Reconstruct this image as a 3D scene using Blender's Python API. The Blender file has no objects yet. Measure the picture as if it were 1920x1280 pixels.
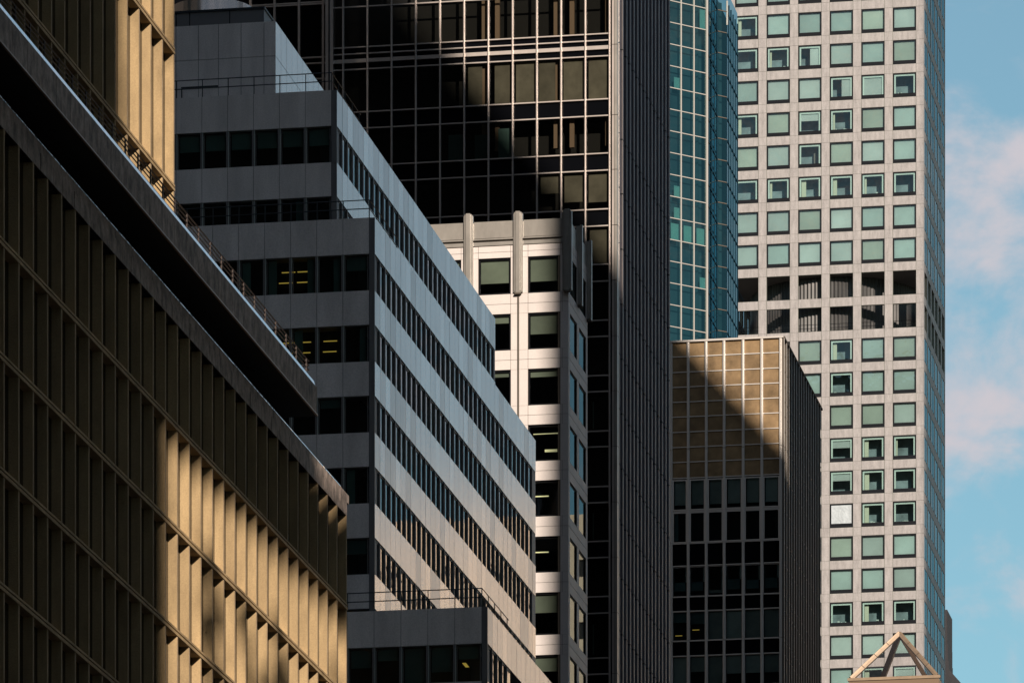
import bpy, math, random
from math import sin, cos, radians, atan2, sqrt, pi
random.seed(7)
SC = bpy.context.scene
COL = SC.collection

# ------------------------------------------------------------------ camera
FPX, HORY, CX = 11848.0, 3714.0, 960.0 ; CLOUDW = 3.4 #         # focal length, horizon row and centre column of the 1920x1280 photograph
TH = atan2(3087.0 - CX, FPX)                    # how far the camera is turned left of the avenue's direction (+Y)
CAMZ = 1.7
cam = bpy.data.cameras.new('camera'); co = bpy.data.objects.new('camera', cam); COL.objects.link(co)
co.location = (0, 0, CAMZ); co.rotation_euler = (pi / 2, 0, TH)
cam.sensor_width = 36; cam.lens = 36 * FPX / 1920; cam.shift_y = (HORY - 640) / 1920
cam.clip_start = 1; cam.clip_end = 20000
SC.camera = co

# ------------------------------------------------------------------ sun, sky, exposure
SA, SB, SCz = -0.5, 1.0, -0.425                 # the way the sunlight travels
n_ = sqrt(SA * SA + SB * SB + SCz * SCz)
ELEV = math.asin(-SCz / n_)
TANE = 0.425 / sqrt(1.25)
sl = bpy.data.lights.new('sun', 'SUN'); so = bpy.data.objects.new('sun', sl); COL.objects.link(so)
sl.energy = 5.0; sl.angle = radians(0.42); sl.color = (1.0, 0.87, 0.74)
from mathutils import Vector
so.rotation_euler = Vector((SA, SB, SCz)).to_track_quat('-Z', 'Y').to_euler()
so.location = (200, -300, 300)
w = bpy.data.worlds.new('World'); SC.world = w; w.use_nodes = True
nt = w.node_tree; nt.nodes.clear(); N = nt.nodes.new; L = nt.links.new
sky = N('ShaderNodeTexSky'); sky.sky_type = 'NISHITA'; sky.sun_disc = False
sky.sun_elevation = ELEV; sky.sun_rotation = atan2(-SA, -SB)
sky.air_density = 1.0; sky.dust_density = 0.0; sky.ozone_density = 1.3
tc = N('ShaderNodeTexCoord'); mp = N('ShaderNodeMapping'); mp.inputs['Scale'].default_value = (1, 1, 1.5)
mp.inputs['Location'].default_value = (0.345, 0.0, 0.1275)
nz = N('ShaderNodeTexNoise'); nz.inputs['Scale'].default_value = 36; nz.inputs['Detail'].default_value = 8; nz.inputs['Roughness'].default_value = 0.57
nz.inputs['Distortion'].default_value = 0.35; nz.noise_dimensions = '4D'; nz.inputs['W'].default_value = CLOUDW
rp = N('ShaderNodeValToRGB'); rp.color_ramp.elements[0].position = 0.44; rp.color_ramp.elements[1].position = 0.68; rp.color_ramp.interpolation = 'EASE'; rp.color_ramp.elements[0].color = (0.12, 0.12, 0.12, 1)
hs = N('ShaderNodeHueSaturation'); hs.inputs['Saturation'].default_value = 1.0; hs.inputs['Value'].default_value = 1.0
mx = N('ShaderNodeMix'); mx.data_type = 'RGBA'
tint = N('ShaderNodeMix'); tint.data_type = 'RGBA'; tint.blend_type = 'MULTIPLY'; tint.inputs[0].default_value = 1
tint.inputs[7].default_value = (0.72, 1.06, 0.98, 1)
bg = N('ShaderNodeBackground'); bg.inputs['Strength'].default_value = 0.081; wo = N('ShaderNodeOutputWorld')
L(tc.outputs['Generated'], mp.inputs['Vector']); L(mp.outputs[0], nz.inputs['Vector']); L(nz.outputs['Fac'], rp.inputs[0])
L(sky.outputs[0], tint.inputs[6]); L(tint.outputs[2], hs.inputs['Color']); L(rp.outputs[0], mx.inputs[0]); L(hs.outputs[0], mx.inputs[6])
mx.inputs[7].default_value = (6.0, 5.75, 6.2, 1)
L(mx.outputs[2], bg.inputs['Color']); L(bg.outputs[0], wo.inputs[0])
SC.view_settings.view_transform = 'Standard'; SC.view_settings.look = 'None'
SC.view_settings.exposure = 0.30; SC.view_settings.gamma = 1.0
SC.cycles.use_denoising = True
SC.cycles.max_bounces = 8; SC.cycles.transparent_max_bounces = 12
SC.cycles.sample_clamp_indirect = 4

# ------------------------------------------------------------------ materials
def mat(name, base, rough=0.6, metal=0.0, var=0.0, scale=1.0, stretch=(1, 1, 1), bump=0.0, bscale=30.0, spec=0.5, dark=None, grain=0.0, gscale=22.0, objvar=0.0):
    """Principled; base varied by world-space noise (stains), optional fine bump."""
    if not name.startswith(('aluminium', 'front_panel', 'shiny', 'polished')): base = tuple(c * 0.81 for c in base)
    m = bpy.data.materials.new(name); m.use_nodes = True; t = m.node_tree; b = t.nodes['Principled BSDF']
    b.inputs['Base Color'].default_value = (*base, 1); b.inputs['Roughness'].default_value = rough
    b.inputs['Metallic'].default_value = metal; b.inputs['Specular IOR Level'].default_value = spec
    geo = t.nodes.new('ShaderNodeNewGeometry')
    if var:
        mp = t.nodes.new('ShaderNodeMapping'); mp.inputs['Scale'].default_value = stretch
        nz = t.nodes.new('ShaderNodeTexNoise'); nz.inputs['Scale'].default_value = scale; nz.inputs['Detail'].default_value = 5
        nz.inputs['Roughness'].default_value = 0.62
        rp = t.nodes.new('ShaderNodeValToRGB'); rp.color_ramp.elements[0].position = 0.3; rp.color_ramp.elements[1].position = 0.72
        d = dark or tuple(c * (1 - var) for c in base); l = tuple(min(1, c * (1 + var * 0.6)) for c in base)
        rp.color_ramp.elements[0].color = (*d, 1); rp.color_ramp.elements[1].color = (*l, 1)
        t.links.new(geo.outputs['Position'], mp.inputs['Vector']); t.links.new(mp.outputs[0], nz.inputs['Vector'])
        t.links.new(nz.outputs['Fac'], rp.inputs[0]); t.links.new(rp.outputs[0], b.inputs['Base Color'])
    if grain:
        n3 = t.nodes.new('ShaderNodeTexNoise'); n3.inputs['Scale'].default_value = gscale; n3.inputs['Detail'].default_value = 2; n3.inputs['Roughness'].default_value = 0.8
        mr = t.nodes.new('ShaderNodeMapRange'); mr.inputs[1].default_value = 0.3; mr.inputs[2].default_value = 0.7; mr.inputs[3].default_value = 1 - grain; mr.inputs[4].default_value = 1 + grain
        mm = t.nodes.new('ShaderNodeMix'); mm.data_type = 'RGBA'; mm.blend_type = 'MULTIPLY'; mm.inputs[0].default_value = 1; mm.clamp_result = False
        t.links.new(geo.outputs['Position'], n3.inputs['Vector']); t.links.new(n3.outputs['Fac'], mr.inputs[0]); t.links.new(mr.outputs[0], mm.inputs[7])
        if b.inputs['Base Color'].links: t.links.new(b.inputs['Base Color'].links[0].from_socket, mm.inputs[6])
        else: mm.inputs[6].default_value = (*base, 1)
        t.links.new(mm.outputs[2], b.inputs['Base Color'])
    if objvar:                                   # each piece a little lighter or darker than the next
        oi = t.nodes.new('ShaderNodeObjectInfo'); mr = t.nodes.new('ShaderNodeMapRange'); mr.inputs[3].default_value = 1 - objvar; mr.inputs[4].default_value = 1 + objvar
        mm = t.nodes.new('ShaderNodeMix'); mm.data_type = 'RGBA'; mm.blend_type = 'MULTIPLY'; mm.inputs[0].default_value = 1; mm.clamp_result = False
        t.links.new(oi.outputs['Random'], mr.inputs[0]); t.links.new(mr.outputs[0], mm.inputs[7])
        if b.inputs['Base Color'].links: t.links.new(b.inputs['Base Color'].links[0].from_socket, mm.inputs[6])
        else: mm.inputs[6].default_value = (*base, 1)
        t.links.new(mm.outputs[2], b.inputs['Base Color'])
    if bump:
        n2 = t.nodes.new('ShaderNodeTexNoise'); n2.inputs['Scale'].default_value = bscale; n2.inputs['Detail'].default_value = 3
        bp = t.nodes.new('ShaderNodeBump'); bp.inputs['Strength'].default_value = bump; bp.inputs['Distance'].default_value = 0.05
        t.links.new(geo.outputs['Position'], n2.inputs['Vector']); t.links.new(n2.outputs['Fac'], bp.inputs['Height'])
        t.links.new(bp.outputs[0], b.inputs['Normal'])
    return m

def glass(name, tintc, ior=1.5, refl=(1, 1, 1), rough=0.01, wav=0.0):
    m = bpy.data.materials.new(name); m.use_nodes = True; t = m.node_tree; t.nodes.clear(); n = t.nodes.new
    o = n('ShaderNodeOutputMaterial'); mixs = n('ShaderNodeMixShader'); fr = n('ShaderNodeFresnel'); fr.inputs['IOR'].default_value = ior or 1.5
    tr = n('ShaderNodeBsdfTransparent'); tr.inputs[0].default_value = (*tintc, 1)
    gl = n('ShaderNodeBsdfGlossy'); gl.inputs['Color'].default_value = (*refl, 1); gl.inputs['Roughness'].default_value = rough
    if ior: t.links.new(fr.outputs[0], mixs.inputs[0])
    else: mixs.inputs[0].default_value = 0.04
    t.links.new(tr.outputs[0], mixs.inputs[1]); t.links.new(gl.outputs[0], mixs.inputs[2])
    t.links.new(mixs.outputs[0], o.inputs[0])
    if wav:
        geo = n('ShaderNodeNewGeometry'); n2 = n('ShaderNodeTexNoise'); n2.inputs['Scale'].default_value = 0.9; n2.inputs['Detail'].default_value = 1
        bp = n('ShaderNodeBump'); bp.inputs['Strength'].default_value = wav; bp.inputs['Distance'].default_value = 0.05
        t.links.new(geo.outputs['Position'], n2.inputs['Vector']); t.links.new(n2.outputs['Fac'], bp.inputs['Height'])
        t.links.new(bp.outputs[0], gl.inputs['Normal'])
    return m

def emit(name, c, s):
    m = bpy.data.materials.new(name); m.use_nodes = True; b = m.node_tree.nodes['Principled BSDF']
    b.inputs['Base Color'].default_value = (*c, 1); b.inputs['Emission Color'].default_value = (*c, 1); b.inputs['Emission Strength'].default_value = s
    return m

M = {}
M['brown'] = mat('brown_concrete', (0.50, 0.352, 0.182), 0.85, var=0.30, scale=0.9, stretch=(1, 1, 0.35), bump=0.35, bscale=28, grain=0.12, gscale=16, objvar=0.09)
M['stone'] = mat('brown_stone', (0.36, 0.285, 0.24), 0.7, var=0.75, scale=2.2, stretch=(1, 1, 0.7), bump=0.3, bscale=14, grain=0.2, gscale=12)
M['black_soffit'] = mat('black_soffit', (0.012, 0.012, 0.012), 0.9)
M['flash'] = mat('shiny_flashing', (0.75, 0.78, 0.8), 0.12, metal=1.0, bump=1.0, bscale=1.6)
M['bronze'] = mat('bronze_rail', (0.10, 0.075, 0.065), 0.5, metal=0.4)
M['copper_lip'] = mat('copper_lip', (0.42, 0.30, 0.22), 0.4, metal=0.6)
M['dark_glass'] = mat('dark_glass', (0.008, 0.009, 0.011), 0.06, spec=0.35)
M['panel'] = mat('aluminium_panel', (0.61, 0.565, 0.53), 0.24, metal=0.8, var=0.14, scale=0.5, stretch=(1, 1, 0.25), bump=0.05, bscale=25, grain=0.08, gscale=14)
M['panel_b'] = mat('aluminium_panel_duller', (0.565, 0.525, 0.495), 0.28, metal=0.78, var=0.16, scale=0.5, stretch=(1, 1, 0.25), bump=0.05, bscale=25, grain=0.08, gscale=14)
M['panel_c'] = mat('aluminium_panel_brighter', (0.65, 0.60, 0.56), 0.22, metal=0.8, var=0.12, scale=0.5, stretch=(1, 1, 0.25), bump=0.05, bscale=25, grain=0.08, gscale=14)
M['panel_front'] = mat('front_panel', (0.78, 0.72, 0.715), 0.40, metal=0.25, var=0.22, scale=0.7, stretch=(1, 1, 0.22), bump=0.1, bscale=25, grain=0.12, gscale=14)  # same cladding as the side, colour lifted to brighten the shaded front
M['panel_dark'] = mat('aluminium_corner', (0.17, 0.165, 0.175), 0.5, metal=0.3, var=0.1, scale=0.5)
M['core'] = mat('interior_dark', (0.012, 0.013, 0.016), 0.9)
M['rail_black'] = mat('rail_black', (0.03, 0.04, 0.05), 0.5, metal=0.4)
M['win_frame_grey'] = mat('window_frame_grey', (0.22, 0.215, 0.22), 0.45, metal=0.4)
M['blind_teal'] = mat('teal_blind', (0.20, 0.36, 0.37), 0.8, var=0.12, scale=0.8, objvar=0.15)
M['blind_teal_dark'] = mat('dark_teal_blind', (0.12, 0.25, 0.27), 0.8, var=0.15, scale=0.8, objvar=0.25)
M['glass_office'] = glass('office_glass', (0.80, 0.88, 0.86), 1.45)
M['glass_side'] = glass('side_office_glass', (0.5, 0.55, 0.55), 1.7, wav=0.12)
M['glass_dim'] = glass('dim_side_glass', (0.4, 0.45, 0.45), 1.25, (0.5, 0.6, 0.62))
M['curtain'] = mat('curtain_beige', (0.5, 0.46, 0.34), 0.8)
M['steel'] = mat('polished_steel', (0.72, 0.68, 0.64), 0.18, metal=1.0, bump=0.25, bscale=0.6)
M['light_yellow'] = emit('ceiling_light_yellow', (1.0, 0.68, 0.12), 0.24)
M['light_warm'] = emit('ceiling_light_warm', (0.9, 0.8, 0.45), 0.26)
M['beige'] = mat('beige_panel', (0.76, 0.69, 0.655), 0.55, var=0.07, scale=0.5, bump=0.08, bscale=30, grain=0.05, gscale=10)
M['beige_metal'] = mat('beige_metal', (0.45, 0.42, 0.38), 0.38, metal=0.55, var=0.18, scale=1.5, stretch=(1, 1, 0.5))
M['beige_joint'] = mat('beige_joint', (0.14, 0.12, 0.10), 0.9, spec=0.1)
M['blind_olive'] = mat('olive_blind', (0.16, 0.165, 0.125), 0.8, var=0.2, scale=0.6, objvar=0.2)
M['black_frame'] = mat('black_frame', (0.004, 0.005, 0.008), 0.5, spec=0.15)
M['glass_dark'] = glass('dark_tower_glass', (0.55, 0.54, 0.48), 1.4, wav=0.1)
M['mullion'] = mat('dull_metal_mullion', (0.72, 0.64, 0.59), 0.42, metal=0.85, var=0.15, scale=0.6)
M['spandrel_black'] = mat('black_spandrel', (0.004, 0.0045, 0.006), 0.12, spec=0.06)
M['blind_dark'] = mat('taupe_blind', (0.20, 0.195, 0.17), 0.8, var=0.35, scale=0.9, objvar=0.2)
M['column_brown'] = mat('interior_column', (0.30, 0.22, 0.17), 0.8)
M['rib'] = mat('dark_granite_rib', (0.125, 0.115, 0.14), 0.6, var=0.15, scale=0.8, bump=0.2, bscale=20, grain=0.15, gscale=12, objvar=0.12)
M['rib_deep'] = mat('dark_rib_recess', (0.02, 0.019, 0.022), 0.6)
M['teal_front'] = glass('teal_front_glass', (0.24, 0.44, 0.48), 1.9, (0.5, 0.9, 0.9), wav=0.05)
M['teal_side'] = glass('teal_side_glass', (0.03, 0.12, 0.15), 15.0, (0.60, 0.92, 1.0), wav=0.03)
M['white_mull'] = mat('white_mullion', (0.46, 0.43, 0.39), 0.4)
M['dark_line'] = mat('dark_joint', (0.015, 0.04, 0.06), 1.0, spec=0.0)
M['teal_room'] = mat('teal_room', (0.17, 0.165, 0.165), 0.9, var=0.6, scale=0.15)
M['curtain_pale'] = mat('pale_curtain', (0.75, 0.75, 0.6), 0.8)
M['louvre'] = mat('bronze_panel', (0.30, 0.20, 0.105), 0.5, metal=0.1, var=0.45, scale=0.7, bump=0.10, bscale=5, spec=0.2, objvar=0.12)
M['silver'] = mat('silver_mullion', (0.80, 0.75, 0.70), 0.40, metal=0.7)
M['glass_prism'] = glass('grey_window_glass', (0.6, 0.66, 0.66), 1.5, wav=0.05)
M['blind_grey'] = mat('grey_blind', (0.62, 0.74, 0.72), 0.8, var=0.2, scale=0.8, objvar=0.25)
M['concrete'] = mat('pale_concrete', (0.40, 0.365, 0.352), 0.75, var=0.26, scale=1.2, stretch=(1.6, 1.6, 0.35), bump=0.15, bscale=12, grain=0.12, gscale=5)
M['joint'] = mat('concrete_joint', (0.19, 0.19, 0.16), 0.9)
M['glass_res'] = glass('residential_glass', (0.67, 0.775, 0.76), 1.7, wav=0.2)
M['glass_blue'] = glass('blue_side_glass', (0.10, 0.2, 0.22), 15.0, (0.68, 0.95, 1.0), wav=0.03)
M['blind_white'] = mat('pale_roller_blind', (0.55, 0.60, 0.59), 0.8, var=0.14, scale=0.25, objvar=0.14)
M['blind_white2'] = mat('grey_roller_blind', (0.49, 0.57, 0.56), 0.8, var=0.14, scale=0.25, objvar=0.14)
M['blind_white3'] = mat('olive_roller_blind', (0.50, 0.54, 0.49), 0.8, var=0.14, scale=0.25, objvar=0.14)
M['white_in'] = mat('white_reveal', (0.7, 0.78, 0.74), 0.7)
M['room'] = mat('room_dark', (0.30, 0.38, 0.41), 0.9, var=0.5, scale=0.5)
M['foil'] = mat('white_foil', (0.52, 0.56, 0.58), 0.45, var=0.2, scale=1.5, bump=1.0, bscale=3)
M['drum'] = mat('ribbed_metal_drum', (0.075, 0.072, 0.07), 0.5, metal=0.3, var=0.45, scale=0.3, stretch=(1, 1, 0.6))
M['gold'] = mat('champagne_metal', (0.40, 0.29, 0.195), 0.42, metal=0.35, var=0.2, scale=1)
M['gold_dark'] = mat('champagne_metal_worn', (0.22, 0.145, 0.09), 0.5, metal=0.3)  # darker tone of the champagne metal
M['glass_clear'] = glass('clear_pyramid_glass', (0.93, 0.92, 0.91), None)
M['slate'] = mat('dark_slate', (0.045, 0.042, 0.046), 0.8, var=0.2, scale=1, spec=0.2)
M['asphalt'] = mat('asphalt', (0.05, 0.05, 0.052), 0.9, var=0.2, scale=0.5)
M['paving'] = mat('pavement', (0.25, 0.24, 0.23), 0.85, var=0.15, scale=0.5)
M['ground'] = mat('city_ground', (0.14, 0.135, 0.13), 0.9, var=0.2, scale=0.1)
M['warm_stone'] = mat('warm_limestone', (1.0, 0.76, 0.55), 0.7, var=0.1, scale=0.3)  # colour of the added warm block that the panels mirror
M['city'] = mat('dark_city_brick', (0.12, 0.10, 0.09), 0.85, var=0.15, scale=0.3)  # for the added dark sun and sky blockers
M['city_light'] = mat('city_brick', (0.24, 0.20, 0.18), 0.85, var=0.15, scale=0.3)  # for the added sky blockers east of the avenue
M['offstone'] = mat('grey_brick', (0.24, 0.21, 0.19), 0.85, var=0.15, scale=0.3)

# ------------------------------------------------------------------ mesh building
class MB:
    def __init__(self): self.v = []; self.f = []; self.m = []; self.mats = []
    def mi(self, m):
        if m not in self.mats: self.mats.append(m)
        return self.mats.index(m)
    def box(self, s0, s1, d0, d1, z0, z1, m):
        """along the wall s, outward d, up z; local axes x = s, y = -d"""
        i = len(self.v); k = self.mi(m)
        for z in (z0, z1):
            for (s, d) in ((s0, d1), (s1, d1), (s1, d0), (s0, d0)): self.v.append((s, -d, z))
        for q in ((0, 1, 5, 4), (1, 2, 6, 5), (2, 3, 7, 6), (3, 0, 4, 7), (4, 5, 6, 7), (3, 2, 1, 0)):
            self.f.append(tuple(i + a for a in q)); self.m.append(k)
        return self
    def pane(self, s0, s1, d, z0, z1, m):
        i = len(self.v); k = self.mi(m)
        self.v += [(s0, -d, z0), (s1, -d, z0), (s1, -d, z1), (s0, -d, z1)]
        self.f.append((i, i + 1, i + 2, i + 3)); self.m.append(k); return self
    def extr(self, pts, s0, s1, m):
        """polygon in (d, z), counter-clockwise seen from +s end, extruded along s"""
        i = len(self.v); k = self.mi(m); n = len(pts)
        for s in (s0, s1):
            for (d, z) in pts: self.v.append((s, -d, z))
        for a in range(n):
            b = (a + 1) % n
            self.f.append((i + a, i + b, i + n + b, i + n + a)); self.m.append(k)
        self.f.append(tuple(i + a for a in reversed(range(n)))); self.m.append(k)
        self.f.append(tuple(i + n + a for a in range(n))); self.m.append(k)
        return self
    def poly(self, pts, d0, d1, m):
        """polygon in (s, z) given depth from d0 to d1"""
        i = len(self.v); k = self.mi(m); n = len(pts)
        for d in (d0, d1):
            for (s, z) in pts: self.v.append((s, -d, z))
        for a in range(n):
            b = (a + 1) % n
            self.f.append((i + a, i + b, i + n + b, i + n + a)); self.m.append(k)
        self.f.append(tuple(i + a for a in reversed(range(n)))); self.m.append(k)
        self.f.append(tuple(i + n + a for a in range(n))); self.m.append(k)
        return self
    def bar(self, p, q, r, m, n=4):
        P, Q = Vector(p), Vector(q); a = (Q - P).normalized()
        u = a.orthogonal().normalized(); v = a.cross(u); i = len(self.v); k = self.mi(m)
        for E in (P, Q):
            for j in range(n):
                t = 2 * pi * (j + .5) / n; x = E + (u * cos(t) + v * sin(t)) * r; self.v.append(tuple(x))
        for j in range(n):
            b = (j + 1) % n; self.f.append((i + j, i + b, i + n + b, i + n + j)); self.m.append(k)
        self.f.append(tuple(i + j for j in reversed(range(n)))); self.m.append(k)
        self.f.append(tuple(i + n + j for j in range(n))); self.m.append(k)
        return self
    def add(self, o, s=0, z=0, d=0):
        i = len(self.v); self.v += [(x + s, y - d, zz + z) for (x, y, zz) in o.v]
        km = [self.mi(m) for m in o.mats]
        for f, k in zip(o.f, o.m): self.f.append(tuple(i + a for a in f)); self.m.append(km[k])
        return self
    _mesh = None
    def mesh(self, name):
        if self._mesh is None:
            me = bpy.data.meshes.new(name); me.from_pydata(self.v, [], self.f)
            for m in self.mats: me.materials.append(m)
            me.polygons.foreach_set('material_index', self.m); me.update(); self._mesh = me
        return self._mesh

def thing(name, label, cat, loc, group=None, kind=None):
    o = bpy.data.objects.new(name, None); COL.objects.link(o); o.location = loc; o.empty_display_size = 2
    o['label'] = label; o['category'] = cat
    if group: o['group'] = group
    if kind: o['kind'] = kind
    return o

def ray(px, py=0.0):
    u = (px - CX) / FPX; return (-sin(TH) + u * cos(TH), cos(TH) + u * sin(TH), (HORY - py) / FPX)
def at_y(px, Y): dx, dy, _ = ray(px); return dx * Y / dy
def at_x(px, X): dx, dy, _ = ray(px); return dy * X / dx

class Face:
    """A wall plane: origin, direction along the wall (phi), parts hang under root."""
    def __init__(s, root, ox, oy, phi): s.root = root; s.ox = ox; s.oy = oy; s.phi = radians(phi); s.a = (cos(s.phi), sin(s.phi))
    def S(s, px):
        dx, dy, _ = ray(px); ax, ay = s.a
        det = ax * (-dy) + dx * ay
        return (s.ox * dy - s.oy * dx) / det if abs(det) > 1e-9 else 0
    def T(s, px):
        k = s.S(px); dx, dy, _ = ray(px); X = s.ox + s.a[0] * k; Y = s.oy + s.a[1] * k
        return Y / dy
    def Z(s, px, py): return s.T(px) * (HORY - py) / FPX + CAMZ
    def put(s, name, mb, k=0, z=0, parent=None, kind=None, label=None):
        me = mb.mesh(name); o = bpy.data.objects.new(name, me); COL.objects.link(o)
        if parent is None:
            o.parent = s.root; b = s.root.location
            o.location = (s.ox + s.a[0] * k - b[0], s.oy + s.a[1] * k - b[1], z - b[2]); o.rotation_euler = (0, 0, s.phi)
        else:
            o.parent = parent; o.location = (k, 0, z)
        if kind: o['kind'] = kind
        if label: o['label'] = label
        return o

BUDGET = {}
def scatter(face, name, items, limit=100, rest=None, kids_limit=100):
    """items: (s, z, MB, [(child name, MB), ...]); the first `limit` of a thing become parts, the rest ONE part marked stuff"""
    key = (face.root.name, name); r = rest or MB()
    for (k, z, mb, kids) in items:
        if BUDGET.get(key, 0) < limit:
            BUDGET[key] = BUDGET.get(key, 0) + 1
            o = face.put(name, mb, k, z)
            for (cn, cm) in kids: face.put(cn, cm, parent=o)
        else:
            r.add(mb, k, z)
            for (cn, cm) in kids: r.add(cm, k, z)
    if rest is None and r.v: face.put(name, r, kind='stuff')

def inframe(face, s, z, m=20):
    X = face.ox + face.a[0] * s; Y = face.oy + face.a[1] * s
    r = (cos(TH), sin(TH)); f = (-sin(TH), cos(TH)); w_ = X * f[0] + Y * f[1]
    if w_ <= 0: return False
    px = CX + FPX * (X * r[0] + Y * r[1]) / w_; py = HORY - FPX * (z - CAMZ) / w_
    return -m < px < 1920 + m and -m < py < 1280 + m

def gaps(iv, a, b):
    out = []; c = a
    for (x, y) in iv:
        if x > c: out.append((c, x))
        c = y
    if c < b: out.append((c, b))
    return out

def grid_wall(mb, cols, rows, s0, s1, z0, z1, m, jm, depth=0.5, g=0.03, split=1, skin=0.03, cuts=None):
    """wall with rectangular openings: a backing with joints showing between raised panels"""
    sg = gaps(cols, s0, s1); zg = gaps(rows, z0, z1)
    fr = s1 > -.2 and s0 < -1                    # a front wall that ends at the corner: its backing stops short, its skins reach the corner
    bs = s1 - .12 if fr else s0 + .06
    B0, B1 = (s0, s1 - .12) if fr else (s0 + .06, s1)
    for (a, b) in zg: mb.box(B0, B1, -depth, -skin, a, b, jm)
    for (a, b) in rows:
        for (c, e) in sg: mb.box(max(c, B0), min(e, B1), -depth, -skin, a, b, jm)
    if not fr: s0 = s0 + .055
    edges = sorted(set([s0, s1] + [x for c in cols for x in c])) if cuts is None else cuts
    h = g / 2
    for (a, b) in zg:
        k = split if b - a < 4 else 1
        for j in range(k):
            za = a + (b - a) * j / k; zb = a + (b - a) * (j + 1) / k
            for c, e in zip(edges[:-1], edges[1:]):
                if e - c < .02 or e <= s0: continue
                mb.box(max(c, s0) + (h if c > s0 else 0), e - (h if e < s1 else 0), -skin - .02, 0, za + (h if j or a > z0 else 0), zb - (h if zb < z1 else 0), m)
    for (a, b) in rows:
        for (c, e) in sg: mb.box(max(c, s0) + (h if c > s0 else 0), e - (h if e < s1 else 0), -skin - .02, 0, a, b, m)

def window(w_, h_, dg, fw, fm, gm, sill=None, proud=0.03):
    mb = MB(); sill = sill or fw
    mb.pane(fw, w_ - fw, dg, sill, h_ - fw, gm)
    mb.box(0, fw, dg - .06, dg + proud, 0, h_, fm); mb.box(w_ - fw, w_, dg - .06, dg + proud, 0, h_, fm)
    mb.box(fw, w_ - fw, dg - .06, dg + proud, h_ - fw, h_, fm); mb.box(fw, w_ - fw, dg - .06, dg + proud, 0, sill, fm)
    return mb

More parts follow.
